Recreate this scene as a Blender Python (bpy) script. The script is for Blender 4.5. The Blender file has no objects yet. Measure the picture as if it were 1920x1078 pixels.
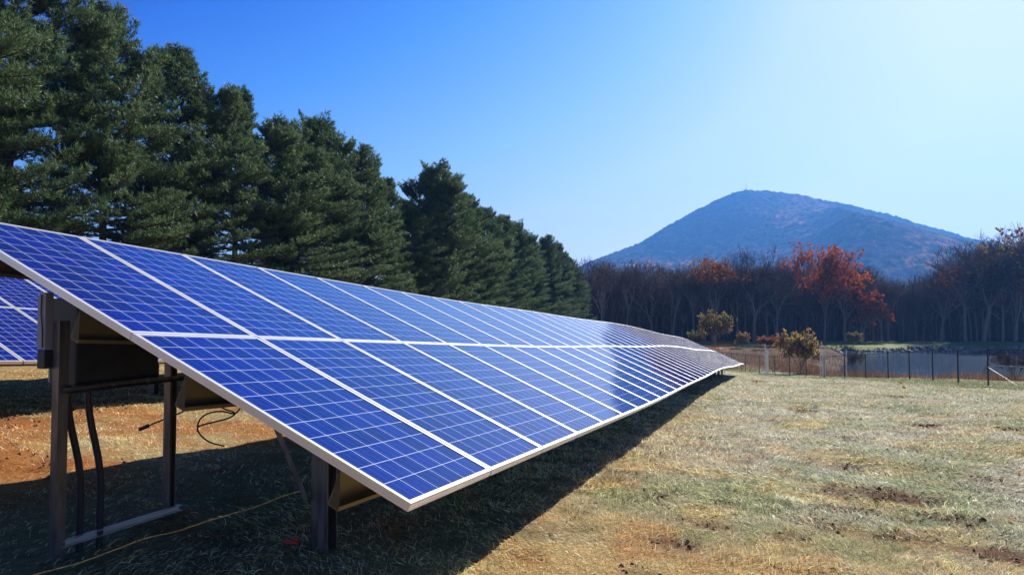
import bpy, math, random
import numpy as np
from mathutils import Vector, Matrix
random.seed(7)
RS = np.random.RandomState
S = bpy.context.scene
COL = S.collection
R = math.radians

# ------------------------------------------------------------------ camera, sky, sun, exposure
F_PX, PITCH, YAW = 1252.6, R(1.956), R(-20.827)      # yaw measured from +Y (the row direction) towards +X
cam_d = bpy.data.cameras.new('camera')
cam_d.sensor_width = 36; cam_d.lens = F_PX/1920*36
cam_d.clip_start = 0.05; cam_d.clip_end = 9000
cam = bpy.data.objects.new('camera', cam_d); COL.objects.link(cam)
cam.location = (0, 0, 0); cam.rotation_euler = (R(90)+PITCH, 0, -YAW)
S.camera = cam

SUN_EL, SUN_AZ = R(31), R(19.6)                      # azimuth from +Y towards +X
w = bpy.data.worlds.new('World'); S.world = w; w.use_nodes = True
nt = w.node_tree; nt.nodes.clear()
sky = nt.nodes.new('ShaderNodeTexSky'); sky.sky_type = 'NISHITA'
sky.sun_disc = False; sky.sun_elevation = SUN_EL; sky.sun_rotation = SUN_AZ
sky.air_density = 1.0; sky.dust_density = 0.6; sky.ozone_density = 3.0; sky.altitude = 300
# the physically computed sky is graded by its own brightness: deep azure away from the sun, pale toward it and the horizon
bw = nt.nodes.new('ShaderNodeRGBToBW'); dv = nt.nodes.new('ShaderNodeMath'); dv.operation = 'MULTIPLY'; dv.inputs[1].default_value = 0.1
cr = nt.nodes.new('ShaderNodeValToRGB'); cr.color_ramp.interpolation = 'B_SPLINE' if False else 'LINEAR'
SKY_STOPS = [(0.0, (.001, .006, .05)), (.20, (.004, .03, .18)), (.235, (.022, .16, .82)), (.30, (.085, .33, .98)), (.44, (.34, .62, 1.02)), (.60, (.66, .83, 1.10)), (.85, (.84, .95, 1.14))]
for k, (p, c) in enumerate(SKY_STOPS):
    e = cr.color_ramp.elements[k] if k < 2 else cr.color_ramp.elements.new(p)
    e.position = p
for e, (p, c) in zip(cr.color_ramp.elements, SKY_STOPS): e.position = p; e.color = (*c, 1)
vs = nt.nodes.new('ShaderNodeVectorMath'); vs.operation = 'SCALE'; vs.inputs['Scale'].default_value = 3.75
bg = nt.nodes.new('ShaderNodeBackground'); bg.inputs['Strength'].default_value = 0.12
wo = nt.nodes.new('ShaderNodeOutputWorld')
for a_, b_ in ((sky.outputs[0], bw.inputs[0]), (bw.outputs[0], dv.inputs[0]), (dv.outputs[0], cr.inputs[0]), (cr.outputs[0], vs.inputs[0]), (vs.outputs[0], bg.inputs['Color']), (bg.outputs[0], wo.inputs['Surface'])):
    nt.links.new(a_, b_)

sd = bpy.data.lights.new('sun', 'SUN'); sd.energy = 5.0; sd.angle = R(0.5); sd.color = (1.0, 0.95, 0.86)
sun = bpy.data.objects.new('sun', sd); COL.objects.link(sun)
to_sun = Vector((math.sin(SUN_AZ)*math.cos(SUN_EL), math.cos(SUN_AZ)*math.cos(SUN_EL), math.sin(SUN_EL)))
sun.rotation_euler = to_sun.to_track_quat('Z', 'Y').to_euler()
S.view_settings.view_transform = 'Standard'; S.view_settings.look = 'None'
S.view_settings.exposure = 1.08; S.view_settings.gamma = 1
S.cycles.max_bounces = 5; S.cycles.diffuse_bounces = 1; S.cycles.glossy_bounces = 3
S.cycles.transparent_max_bounces = 8; S.cycles.volume_bounces = 0
S.cycles.caustics_reflective = False; S.cycles.caustics_refractive = False

# ------------------------------------------------------------------ helpers
def tag(o, label=None, cat=None, group=None, kind=None):
    if label: o['label'] = label
    if cat: o['category'] = cat
    if group: o['group'] = group
    if kind: o['kind'] = kind
    return o
def link(name, me, mat=None, parent=None):
    o = bpy.data.objects.new(name, me); COL.objects.link(o)
    if parent is not None: o.parent = parent
    if mat is not None and me is not None:
        for m in (mat if isinstance(mat, (list, tuple)) else [mat]): me.materials.append(m)
    return o
def empty(name, loc=(0, 0, 0), rz=0):
    o = bpy.data.objects.new(name, None); COL.objects.link(o); o.location = loc; o.rotation_euler = (0, 0, rz)
    o.empty_display_size = .2
    return o
def np_mesh(name, V, faces_by_n, smooth=False, matidx=None, col=None):
    """V (n,3); faces_by_n: list of int arrays (m,k)."""
    me = bpy.data.meshes.new(name)
    V = np.ascontiguousarray(V, dtype=np.float32)
    me.vertices.add(len(V)); me.vertices.foreach_set('co', V.ravel())
    faces_by_n = [f for f in faces_by_n if len(f)]
    nl = sum(f.size for f in faces_by_n); npoly = sum(len(f) for f in faces_by_n)
    me.loops.add(nl); me.polygons.add(npoly)
    me.loops.foreach_set('vertex_index', np.concatenate([f.ravel() for f in faces_by_n]).astype(np.int32))
    tot = np.concatenate([np.full(len(f), f.shape[1]) for f in faces_by_n]).astype(np.int32)
    st = np.concatenate([[0], np.cumsum(tot)[:-1]]).astype(np.int32)
    me.polygons.foreach_set('loop_start', st)
    try: me.polygons.foreach_set('loop_total', tot)
    except Exception: pass
    if smooth: me.polygons.foreach_set('use_smooth', np.ones(npoly, dtype=bool))
    if matidx is not None: me.polygons.foreach_set('material_index', np.asarray(matidx, dtype=np.int32))
    if col is not None:
        a = me.color_attributes.new('Col', 'FLOAT_COLOR', 'POINT')
        c = np.ones((len(V), 4), dtype=np.float32); c[:, :3] = col; a.data.foreach_set('color', c.ravel())
    me.update(calc_edges=True); me.validate()
    return me
class MB:
    """small mesh builder for boxes, extrusions, tubes"""
    def __init__(s): s.v = []; s.f = []
    def prism(s, ring0, ring1, cap=True):
        b = len(s.v); n = len(ring0)
        s.v += [tuple(p) for p in ring0]+[tuple(p) for p in ring1]
        for i in range(n):
            j = (i+1) % n; s.f.append((b+i, b+j, b+n+j, b+n+i))
        if cap: s.f.append(tuple(b+n-1-i for i in range(n))); s.f.append(tuple(b+n+i for i in range(n)))
    def box(s, c, d, M=None):
        x, y, z = d[0]/2, d[1]/2, d[2]/2; c = Vector(c)
        pts = [Vector((a*x, b*y, e*z)) for e in (-1, 1) for a, b in ((-1, -1), (1, -1), (1, 1), (-1, 1))]
        if M is not None: pts = [M @ p for p in pts]
        pts = [p+c for p in pts]; s.prism(pts[:4], pts[4:])
    def bar(s, a, b, w, h, up=(0, 0, 1)):
        a = Vector(a); b = Vector(b); t = (b-a).normalized(); u = Vector(up); l = t.cross(u).normalized(); u = l.cross(t)
        r = [l*(-w/2)+u*(-h/2), l*(w/2)+u*(-h/2), l*(w/2)+u*(h/2), l*(-w/2)+u*(h/2)]
        s.prism([a+q for q in r], [b+q for q in r])
    def section(s, a, b, prof, up=(0, 0, 1)):
        """extrude a 2D profile [(l,u)...] from a to b"""
        a = Vector(a); b = Vector(b); t = (b-a).normalized(); u = Vector(up); l = t.cross(u).normalized(); u = l.cross(t)
        s.prism([a+l*p[0]+u*p[1] for p in prof], [b+l*p[0]+u*p[1] for p in prof])
    def tube(s, pts, r, n=8, r2=None):
        pts = [Vector(p) for p in pts]; rings = []
        prev = None
        for i, p in enumerate(pts):
            t = (pts[min(i+1, len(pts)-1)]-pts[max(i-1, 0)]).normalized()
            ref = prev if prev is not None else (Vector((0, 0, 1)) if abs(t.z) < .9 else Vector((1, 0, 0)))
            a = t.cross(ref).normalized(); b = t.cross(a).normalized(); prev = -b if prev is not None else ref
            prev = ref
            rr = r if r2 is None else r+(r2-r)*i/(len(pts)-1)
            rings.append([p+(a*math.cos(k*2*math.pi/n)+b*math.sin(k*2*math.pi/n))*rr for k in range(n)])
        for i in range(len(rings)-1): s.prism(rings[i], rings[i+1], cap=False)
        b = len(s.v); s.v += [tuple(q) for q in rings[0]]+[tuple(q) for q in rings[-1]]
        s.f.append(tuple(b+n-1-i for i in range(n))); s.f.append(tuple(b+n+i for i in range(n)))
    def build(s, name, mat, parent=None, bevel=0, smooth=False):
        me = bpy.data.meshes.new(name); me.from_pydata(s.v, [], s.f); me.update()
        o = link(name, me, mat, parent)
        if smooth:
            for p in me.polygons: p.use_smooth = True
        if bevel:
            m = o.modifiers.new('bevel', 'BEVEL'); m.width = bevel; m.segments = 2; m.limit_method = 'ANGLE'
        return o

# value noise on the plane
_lat = RS(3).rand(256, 256)
def vnoise(x, y, f, seed=0):
    x = np.asarray(x)*f+seed*17.31+1000; y = np.asarray(y)*f+seed*7.77+1000
    xi = np.floor(x).astype(int); yi = np.floor(y).astype(int); fx = x-xi; fy = y-yi
    fx = fx*fx*(3-2*fx); fy = fy*fy*(3-2*fy)
    g = lambda a, b: _lat[a % 256, b % 256]
    return (g(xi, yi)*(1-fx)+g(xi+1, yi)*fx)*(1-fy)+(g(xi, yi+1)*(1-fx)+g(xi+1, yi+1)*fx)*fy
def fbm(x, y, f, seed=0, o=4, gain=.5):
    s = 0; a = 1; t = 0
    for k in range(o): s = s+a*vnoise(x, y, f*2**k, seed+k*3); t += a; a *= gain
    return s/t
def sstep(a, b, x):
    t = np.clip((np.asarray(x, float)-a)/(b-a), 0, 1); return t*t*(3-2*t)

# ------------------------------------------------------------------ materials
def mat_new(name):
    m = bpy.data.materials.new(name); m.use_nodes = True
    return m, m.node_tree, m.node_tree.nodes['Principled BSDF']
def N(nt, t, **kw):
    n = nt.nodes.new(t)
    for k, v in kw.items(): setattr(n, k, v)
    return n
def simple(name, c, rough=.6, metal=0, var=.15, scale=8, bump=0, spec=.5, coords='Object', c2=None, stretch=None, randvar=0):
    m, nt, b = mat_new(name)
    tc = N(nt, 'ShaderNodeTexCoord'); no = N(nt, 'ShaderNodeTexNoise'); no.inputs['Scale'].default_value = scale; no.inputs['Detail'].default_value = 5
    src = tc.outputs[coords]
    if stretch:
        mp = N(nt, 'ShaderNodeMapping'); mp.inputs['Scale'].default_value = stretch; nt.links.new(src, mp.inputs[0]); src = mp.outputs[0]
    nt.links.new(src, no.inputs['Vector'])
    cr = N(nt, 'ShaderNodeValToRGB'); nt.links.new(no.outputs['Fac'], cr.inputs[0])
    a = c; d = c2 if c2 else tuple(min(1, x*(1+var)) for x in c)
    if not c2: a = tuple(x*(1-var) for x in c)
    cr.color_ramp.elements[0].position = .35; cr.color_ramp.elements[1].position = .65
    cr.color_ramp.elements[0].color = (*a, 1); cr.color_ramp.elements[1].color = (*d, 1)
    out = cr.outputs[0]
    if randvar:
        ge = N(nt, 'ShaderNodeNewGeometry'); mr = N(nt, 'ShaderNodeMapRange'); mr.inputs['To Min'].default_value = 1-randvar; mr.inputs['To Max'].default_value = 1+randvar
        nt.links.new(ge.outputs['Random Per Island'], mr.inputs['Value'])
        mx = N(nt, 'ShaderNodeVectorMath', operation='SCALE'); nt.links.new(out, mx.inputs[0]); nt.links.new(mr.outputs[0], mx.inputs['Scale']); out = mx.outputs[0]
    nt.links.new(out, b.inputs['Base Color'])
    b.inputs['Roughness'].default_value = rough; b.inputs['Metallic'].default_value = metal
    b.inputs['Specular IOR Level'].default_value = spec
    if bump:
        bp = N(nt, 'ShaderNodeBump'); bp.inputs['Strength'].default_value = bump; bp.inputs['Distance'].default_value = .02
        nt.links.new(no.outputs['Fac'], bp.inputs['Height']); nt.links.new(bp.outputs[0], b.inputs['Normal'])
    return m
M_alu = simple('aluminium_frame', (.84, .82, .80), rough=.40, metal=.6, var=.05, scale=3, stretch=(1, 1, 1))
M_galv = simple('galvanised_steel', (.16, .15, .15), rough=.42, metal=.65, var=.35, scale=6, bump=.05, stretch=(3, 3, .6))
M_purlin = simple('purlin_steel', (.20, .16, .10), rough=.5, metal=.3, var=.12, scale=5)
M_grey = simple('grey_painted_steel', (.30, .29, .32), rough=.5, var=.08, scale=4)
M_dark = simple('dark_plastic', (.025, .027, .035), rough=.5, var=.2, scale=10)
M_black = simple('black_fence_metal', (.012, .012, .014), rough=.45, var=.2)
M_silver = simple('silver_fence_metal', (.62, .64, .68), rough=.35, metal=.6, var=.1, scale=5)
M_orange = simple('orange_vinyl', (1.0, .33, .05), rough=.6, var=.1)
M_red = simple('red_plastic', (.75, .05, .02), rough=.5, var=.1)
M_back = simple('backsheet', (.55, .55, .55), rough=.7, var=.05)
M_rock = simple('riprap_rock', (.16, .14, .13), rough=.9, c2=(.34, .31, .28), scale=.8, coords='Object')
M_bark = simple('grey_bark', (.13, .10, .09), rough=.95, c2=(.34, .28, .24), scale=5, stretch=(4, 4, .8), bump=.3)
M_pbark = simple('pine_bark', (.04, .032, .028), rough=.95, c2=(.09, .075, .065), scale=5, stretch=(4, 4, .7), bump=.3)

def cell_material():
    m, nt, b = mat_new('silicon_cells')
    uv = N(nt, 'ShaderNodeUVMap'); uv.uv_map = 'UVMap'
    sep = N(nt, 'ShaderNodeSeparateXYZ'); nt.links.new(uv.outputs[0], sep.inputs[0])
    def mth(op, a, b_=None, c=None):
        n = N(nt, 'ShaderNodeMath', operation=op)
        for i, q in enumerate((a, b_, c)):
            if q is None: continue
            if isinstance(q, (int, float)): n.inputs[i].default_value = q
            else: nt.links.new(q, n.inputs[i])
        return n.outputs[0]
    # cell pitch .159 ; 6 x 12 cells centred in .992 x 1.956
    def axis(out, off, n, pitch=.159, half=.0778):
        t = mth('DIVIDE', mth('SUBTRACT', out, off), pitch)
        fr = mth('FRACT', t)
        d = mth('MULTIPLY', mth('ABSOLUTE', mth('SUBTRACT', fr, .5)), pitch)     # distance from cell centre
        inside = mth('LESS_THAN', d, half)
        rng = mth('MULTIPLY', mth('GREATER_THAN', t, 0.0), mth('LESS_THAN', t, float(n)))
        return mth('MULTIPLY', inside, rng), fr, t
    ix, frx, tx = axis(sep.outputs[0], .019, 6)
    iy, fry, ty = axis(sep.outputs[1], .024, 12)
    cell = mth('MULTIPLY', ix, iy)
    # three busbars along the length of the panel, faint fingers across
    bb = mth('LESS_THAN', mth('ABSOLUTE', mth('SUBTRACT', mth('FRACT', mth('MULTIPLY', frx, 3.0)), .5)), .028)
    # per cell tone + crystal grain
    wn = N(nt, 'ShaderNodeTexWhiteNoise', noise_dimensions='4D')
    cb = N(nt, 'ShaderNodeCombineXYZ'); nt.links.new(mth('FLOOR', tx), cb.inputs[0]); nt.links.new(mth('FLOOR', ty), cb.inputs[1])
    oi = N(nt, 'ShaderNodeObjectInfo'); nt.links.new(cb.outputs[0], wn.inputs['Vector']); nt.links.new(oi.outputs['Random'], wn.inputs['W'])
    vo = N(nt, 'ShaderNodeTexVoronoi'); vo.inputs['Scale'].default_value = 90; nt.links.new(uv.outputs[0], vo.inputs['Vector'])
    sepc = N(nt, 'ShaderNodeSeparateColor'); nt.links.new(vo.outputs['Color'], sepc.inputs[0])
    tone = mth('ADD', mth('MULTIPLY', wn.outputs['Value'], .6), mth('MULTIPLY', sepc.outputs[0], .4))
    # streaky fingers along length
    mp = N(nt, 'ShaderNodeMapping'); mp.inputs['Scale'].default_value = (260, 3, 1); nt.links.new(uv.outputs[0], mp.inputs[0])
    ns = N(nt, 'ShaderNodeTexNoise'); ns.inputs['Scale'].default_value = 1; nt.links.new(mp.outputs[0], ns.inputs['Vector'])
    tone = mth('ADD', tone, mth('MULTIPLY', mth('SUBTRACT', ns.outputs['Fac'], .5), .9))
    cr = N(nt, 'ShaderNodeValToRGB'); nt.links.new(tone, cr.inputs[0])
    cr.color_ramp.elements[0].position = .0; cr.color_ramp.elements[0].color = (.0008, .003, .085, 1)
    cr.color_ramp.elements[1].position = 1.; cr.color_ramp.elements[1].color = (.0014, .0075, .20, 1)
    mx1 = N(nt, 'ShaderNodeMix', data_type='RGBA'); nt.links.new(mth('MULTIPLY', bb, .11), mx1.inputs[0])
    nt.links.new(cr.outputs[0], mx1.inputs[6]); mx1.inputs[7].default_value = (.45, .5, .75, 1)
    mx2 = N(nt, 'ShaderNodeMix', data_type='RGBA'); nt.links.new(cell, mx2.inputs[0])
    mx2.inputs[6].default_value = (.62, .66, .82, 1); nt.links.new(mx1.outputs[2], mx2.inputs[7])
    # a little dust
    du = N(nt, 'ShaderNodeTexNoise'); du.inputs['Scale'].default_value = 7; du.inputs['Detail'].default_value = 8; nt.links.new(uv.outputs[0], du.inputs['Vector'])
    mx3 = N(nt, 'ShaderNodeMix', data_type='RGBA'); nt.links.new(mth('MULTIPLY', mth('POWER', du.outputs['Fac'], 3.0), .06), mx3.inputs[0])
    nt.links.new(mx2.outputs[2], mx3.inputs[6]); mx3.inputs[7].default_value = (.40, .45, .55, 1)
    nt.links.new(mx3.outputs[2], b.inputs['Base Color'])
    b.inputs['Roughness'].default_value = .16; b.inputs['IOR'].default_value = 1.45
    nt.links.new(mth('ADD', mth('MULTIPLY', du.outputs['Fac'], .06), .035), b.inputs['Roughness'])
    return m
M_cell = cell_material()

def vcol_material(name, rough=.9, scale=60, amp=.35, trans=0, rnd=0, bump=0, nscale2=None):
    m, nt, b = mat_new(name)
    at = N(nt, 'ShaderNodeAttribute'); at.attribute_name = 'Col'
    tc = N(nt, 'ShaderNodeTexCoord'); no = N(nt, 'ShaderNodeTexNoise'); no.inputs['Scale'].default_value = scale; no.inputs['Detail'].default_value = 8; no.inputs['Roughness'].default_value = .7
    nt.links.new(tc.outputs['Object'], no.inputs['Vector'])
    mr = N(nt, 'ShaderNodeMapRange'); mr.inputs['From Min'].default_value = .3; mr.inputs['From Max'].default_value = .7
    mr.inputs['To Min'].default_value = 1-amp; mr.inputs['To Max'].default_value = 1+amp; nt.links.new(no.outputs['Fac'], mr.inputs['Value'])
    out = mr.outputs[0]
    if rnd:
        ge = N(nt, 'ShaderNodeNewGeometry'); m2 = N(nt, 'ShaderNodeMapRange'); m2.inputs['To Min'].default_value = 1-rnd; m2.inputs['To Max'].default_value = 1+rnd
        nt.links.new(ge.outputs['Random Per Island'], m2.inputs['Value'])
        mm = N(nt, 'ShaderNodeMath', operation='MULTIPLY'); nt.links.new(out, mm.inputs[0]); nt.links.new(m2.outputs[0], mm.inputs[1]); out = mm.outputs[0]
    sc = N(nt, 'ShaderNodeVectorMath', operation='SCALE'); nt.links.new(at.outputs['Color'], sc.inputs[0]); nt.links.new(out, sc.inputs['Scale'])
    nt.links.new(sc.outputs[0], b.inputs['Base Color']); b.inputs['Roughness'].default_value = rough
    b.inputs['Specular IOR Level'].default_value = .25
    if bump:
        bp = N(nt, 'ShaderNodeBump'); bp.inputs['Strength'].default_value = bump; bp.inputs['Distance'].default_value = .04
        nt.links.new(no.outputs['Fac'], bp.inputs['Height']); nt.links.new(bp.outputs[0], b.inputs['Normal'])
    if trans:
        tr = N(nt, 'ShaderNodeBsdfTranslucent'); nt.links.new(sc.outputs[0], tr.inputs['Color'])
        ms = N(nt, 'ShaderNodeMixShader'); ms.inputs[0].default_value = trans
        o = nt.nodes['Material Output']; nt.links.new(b.outputs[0], ms.inputs[1]); nt.links.new(tr.outputs[0], ms.inputs[2]); nt.links.new(ms.outputs[0], o.inputs['Surface'])
    return m
M_ground = vcol_material('dry_lawn_soil', scale=14, amp=.4, bump=.6)
M_grass = vcol_material('dry_grass', rough=.55, scale=2, amp=.15, rnd=.45, trans=.25)
M_mount = vcol_material('wooded_slope', scale=.06, amp=.5); M_mount.node_tree.nodes['Principled BSDF'].inputs['Specular IOR Level'].default_value = 0
M_ground.node_tree.nodes['Principled BSDF'].inputs['Specular IOR Level'].default_value = .05

def foliage(name, c1, c2, trans=.15, scale=.5, rough=.6, rnd=.4, spec=.3):
    m = simple(name, c1, rough=rough, c2=c2, scale=scale, randvar=rnd, spec=spec)
    nt = m.node_tree; b = nt.nodes['Principled BSDF']
    src = b.inputs['Base Color'].links[0].from_socket
    tr = N(nt, 'ShaderNodeBsdfTranslucent'); nt.links.new(src, tr.inputs['Color'])
    ms = N(nt, 'ShaderNodeMixShader'); ms.inputs[0].default_value = trans
    o = nt.nodes['Material Output']; nt.links.new(b.outputs[0], ms.inputs[1]); nt.links.new(tr.outputs[0], ms.inputs[2]); nt.links.new(ms.outputs[0], o.inputs['Surface'])
    return m
M_needle = foliage('pine_needles', (.055, .105, .040), (.16, .235, .10), rnd=.5, spec=.3, rough=.5, trans=.3)
M_twig = simple('bare_twigs', (.075, .048, .042), rough=.95, c2=(.16, .105, .088), scale=.4)
M_rust = foliage('rust_oak_leaves', (.42, .07, .008), (.74, .22, .015), trans=.45, rnd=.6, scale=.9)
M_brown = foliage('brown_oak_leaves', (.34, .11, .03), (.50, .20, .04), trans=.35)
M_gold = foliage('golden_leaves', (.44, .33, .10), (.34, .21, .07), trans=.4)
M_olive = foliage('olive_leaves', (.22, .20, .06), (.42, .30, .07), trans=.35)
M_reed = foliage('brown_reeds', (.13, .075, .045), (.28, .165, .085), trans=.3)

# ------------------------------------------------------------------ the row's geometry (fitted to the terrain it follows)
KN = np.array([0, 4, 8, 12, 16, 20, 26, 32, 40, 50.])
ZK = np.array([0, -.251, -.487, -.677, -.89, -1.072, -1.433, -1.864, -2.357, -3.213])
def _spl():
    n = len(KN); h = np.diff(KN); A = np.eye(n); r = np.zeros(n)
    for i in range(1, n-1):
        A[i, i-1] = h[i-1]; A[i, i] = 2*(h[i-1]+h[i]); A[i, i+1] = h[i]; r[i] = 6*((ZK[i+1]-ZK[i])/h[i]-(ZK[i]-ZK[i-1])/h[i-1])
    return np.linalg.solve(A, r)
_M2 = _spl()
def spl(u):
    u = np.asarray(u, float); i = np.clip(np.searchsorted(KN, u)-1, 0, len(KN)-2); h = (KN[i+1]-KN[i])
    a = (KN[i+1]-u)/h; b = (u-KN[i])/h
    z = a*ZK[i]+b*ZK[i+1]+((a**3-a)*_M2[i]+(b**3-b)*_M2[i+1])*h*h/6
    return np.where(u < 0, -.063*u, np.where(u > 50, -3.213-(u-50)*.08, z))
PW, TAU, X0, Y0, Z0 = 1.012, .4130, -1.5799, 2.8079, -.9139
def PT(u, v, d=0., row=0):
    """point on the array plane: u columns along the row, v metres up-slope, d metres along the upward normal"""
    if row == 1:
        x = -9.35-v*math.cos(TAU); y = 2.05+u*PW; z = -.69+v*math.sin(TAU)+float(spl((y-Y0)/PW)-spl((6.2-Y0)/PW))
    else:
        g = float(spl(u+.5)-spl(u-.5))/PW
        x = X0-v*math.cos(TAU)+.0349*(u/20)**2; y = Y0+u*PW-v*g*math.sin(TAU)-.0374*v
        z = Z0+float(spl(u))+v*math.sin(TAU)-.0081*u/20*v/4
    return Vector((x+d*math.sin(TAU), y, z+d*math.cos(TAU)))

# ------------------------------------------------------------------ ground
CY, SY = math.cos(YAW), math.sin(YAW)
def camXZ(x, y): return x*CY-y*SY, x*SY+y*CY         # view-aligned plan coordinates of the valley (X right, Z away)
def worldXY(X, Z): return X*CY+Z*SY, -X*SY+Z*CY
WATER = -7.2
def ground_z(x, y, fine=True):
    x = np.asarray(x, float); y = np.asarray(y, float)
    B = -1.714+spl((np.minimum(y, 400)-Y0)/PW)
    B = np.maximum(B, -6.3) if False else -6.3+np.log1p(np.exp(np.clip((B+6.3)*4, -40, 40)))/4
    C = np.where(x < -1.58, -.056*(np.maximum(x, -34)+1.58), 0)
    C = C+np.where(x > -1.58, -.05*sstep(-1.58, 1.5, x)+.033*np.maximum(np.minimum(x, 14)-2.5, 0), 0)*(1-sstep(55, 75, y))
    h = B+C
    X, Z = camXZ(x, y)
    # ground falls from the fence towards the pond
    t = sstep(25, 62, X)*sstep(8, 40, Z)*(1-sstep(80, 105, Z))
    h = h*(1-t)+(-6.9)*t
    t2 = sstep(60, 78, Z)*sstep(18, 30, X)
    h = h*(1-t2)+(-6.35)*t2
    # pond basin
    XL = .51*Z
    d = np.minimum(np.minimum(Z-71.5, 115.0-Z), (X-XL)*.9)
    wob = (vnoise(x, y, .12, 5)-.5)*3
    p = sstep(-4.5, 1.5, d+wob)
    h = h*(1-p)+(-8.3)*p
    # rising ground behind the wood
    h = h+np.maximum(Z-142, 0)*.05*sstep(142, 200, Z)*(1-sstep(700, 1200, Z)*.5)
    if fine:
        near = 1-sstep(40, 90, np.hypot(x, y))
        h = h+near*((fbm(x, y, .35, 1, 3)-.5)*.16+(fbm(x, y, 2.6, 9, 3)-.5)*.075)*(1-.0*x)
    return h
def gz(x, y): return float(ground_z(x, y, True))
def pix_ground(px, py):
    """where a line of sight meets the ground (used once to survey where real things stand)"""
    f = Vector((SY*math.cos(PITCH), CY*math.cos(PITCH), math.sin(PITCH))); r = Vector((CY, -SY, 0)); u = r.cross(f)
    d = f+r*((px-960)/F_PX)-u*((py-539)/F_PX); t = .5
    while t < 400:
        if d.z*t < gz(d.x*t, d.y*t): break
        t *= 1.01
    return d.x*t, d.y*t
PATCHES = []   # bare torn earth: x, y, radius, strength
for px, py, r, s in ((1640, 925, .55, 1), (1600, 960, .35, .8), (1740, 935, .3, .7), (1800, 975, .35, .8), (1735, 800, .42, 1), (1595, 822, .25, 1), (1505, 772, .38, 1), (1900, 1045, .3, 1),
                     (1195, 1072, .16, .6), (1262, 1025, .2, .7), (1590, 876, .22, .8), (1710, 845, .25, .5), (1690, 745, .5, .7), (1395, 870, .2, .4), (1240, 930, .14, .5), (1000, 985, .5, .35),
                     (1885, 805, .3, .7), (1420, 715, .6, .5), (1560, 720, .8, .4), (1450, 880, .3, .3), (30, 790, .6, .9), (150, 770, .4, .7), (60, 870, .6, .9), (1540, 985, .3, .5),
                     (1850, 780, .5, .4), (1330, 985, .25, .5), (1480, 1010, .2, .5), (1690, 1010, .3, .5), (1850, 900, .3, .5)):
    a, b = pix_ground(px, py); PATCHES.append((a, b, r, s))
def patch_mask(x, y):
    m = np.zeros_like(x)
    for a, b, r, s in PATCHES:
        dd = np.hypot((x-a)/1.25, y-b)/r+(fbm(x, y, 3.5, 31, 3)-.5)*1.3
        m = np.maximum(m, s*(1-sstep(.35, 1.05, dd)))
    return m
def ground_col(x, y):
    X, Z = camXZ(x, y)
    straw = np.array([.55, .385, .165]); pale = np.array([.50, .49, .39]); green = np.array([.25, .28, .10]); rust = np.array([.50, .21, .07]); bluegreen = np.array([.40, .43, .29]); earth = np.array([.13, .055, .025])
    n1 = fbm(x, y, .45, 11, 5, .6)[..., None]; n2 = fbm(x, y, .9, 21, 5, .62)[..., None]; n3 = fbm(x, y, 1.7, 41, 4, .6)[..., None]; n4 = fbm(x, y, 1.4, 51, 4)[..., None]
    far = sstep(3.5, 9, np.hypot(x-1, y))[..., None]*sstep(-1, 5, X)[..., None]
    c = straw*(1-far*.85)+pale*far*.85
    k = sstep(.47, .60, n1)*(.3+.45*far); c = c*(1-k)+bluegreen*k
    k = sstep(.50, .62, n2)*.55; c = c*(1-k)+green*k
    k = sstep(.52, .68, n3)*(.55-.38*far); c = c*(1-k)+rust*k
    k = sstep(.55, .7, n4)*.5; c = c*(1-k)+straw*1.15*k
    # the lawn stays green along the fence, brown bank by the pond, leaf litter in the woods
    fenceband = (sstep(19.0, 20.5, X)*(1-sstep(24, 27, X))*sstep(22, 28, Z)*(1-sstep(75, 80, Z)))[..., None]
    c = c*(1-fenceband*.85)+np.array([.17, .21, .06])*fenceband*.85
    bank = (sstep(25.5, 28, X)*sstep(20, 30, Z)*(1-sstep(117, 119, Z)))[..., None]
    c = c*(1-bank)+np.array([.11, .065, .035])*(.6+.8*n3)*bank
    farlawn = (sstep(60, 75, Z)*(1-sstep(24, 27, X)))[..., None]; c = c*(1-farlawn*.6)+np.array([.2, .2, .09])*farlawn*.6
    far2 = (sstep(117, 119, Z)*(1-sstep(132, 137, Z)))[..., None]; c = c*(1-far2)+np.array([.20, .24, .06])*far2
    wood = sstep(133, 138, Z)[..., None]; c = c*(1-wood)+np.array([.10, .065, .05])*(.6+.8*n2)*wood
    pw = (sstep(-22, -27, x))[..., None]*(1-wood); c = c*(1-pw)+np.array([.22, .11, .055])*pw
    pm = patch_mask(x, y)[..., None]; c = c*(1-pm*.9)+earth*(.6+.9*n3)*pm*.9
    # bare reddish soil where the trench behind the first row was filled
    red = (sstep(-4.6, -6.2, x)*sstep(-11.5, -9, x))[..., None]*sstep(.40, .60, n2)*.75
    c = c*(1-red)+np.array([.52, .20, .06])*red
    return c
def axis_pts(lo, hi, c, fine, span, grow):
    pts = [c]; st = fine
    out = []
    for sgn, lim in ((-1, lo), (1, hi)):
        p = c; st = fine; l = []
        while (p-lim)*sgn < 0:
            if abs(p-c) > span: st *= grow
            p += sgn*st; l.append(p)
        out.append(l)
    return np.array(out[0][::-1]+pts+out[1])
gx = axis_pts(-2700, 2700, 1.5, .11, 10, 1.045); gy = axis_pts(-60, 2550, 6., .11, 6, 1.038)
GX, GY = np.meshgrid(gx, gy)
GZ = ground_z(GX, GY)
pm = patch_mask(GX, GY); GZ = GZ+pm*((fbm(GX, GY, 6, 71, 3)-.55)*.16)
nx, ny = len(gx), len(gy)
idx = np.arange(nx*ny).reshape(ny, nx)
quads = np.stack([idx[:-1, :-1], idx[:-1, 1:], idx[1:, 1:], idx[1:, :-1]], -1).reshape(-1, 4)
gc = ground_col(GX, GY); soil = (1-sstep(45, 70, np.hypot(GX, GY)))[..., None]; gc = gc*(1-soil*.45*np.array([1, 1.05, 1.1]))
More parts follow.
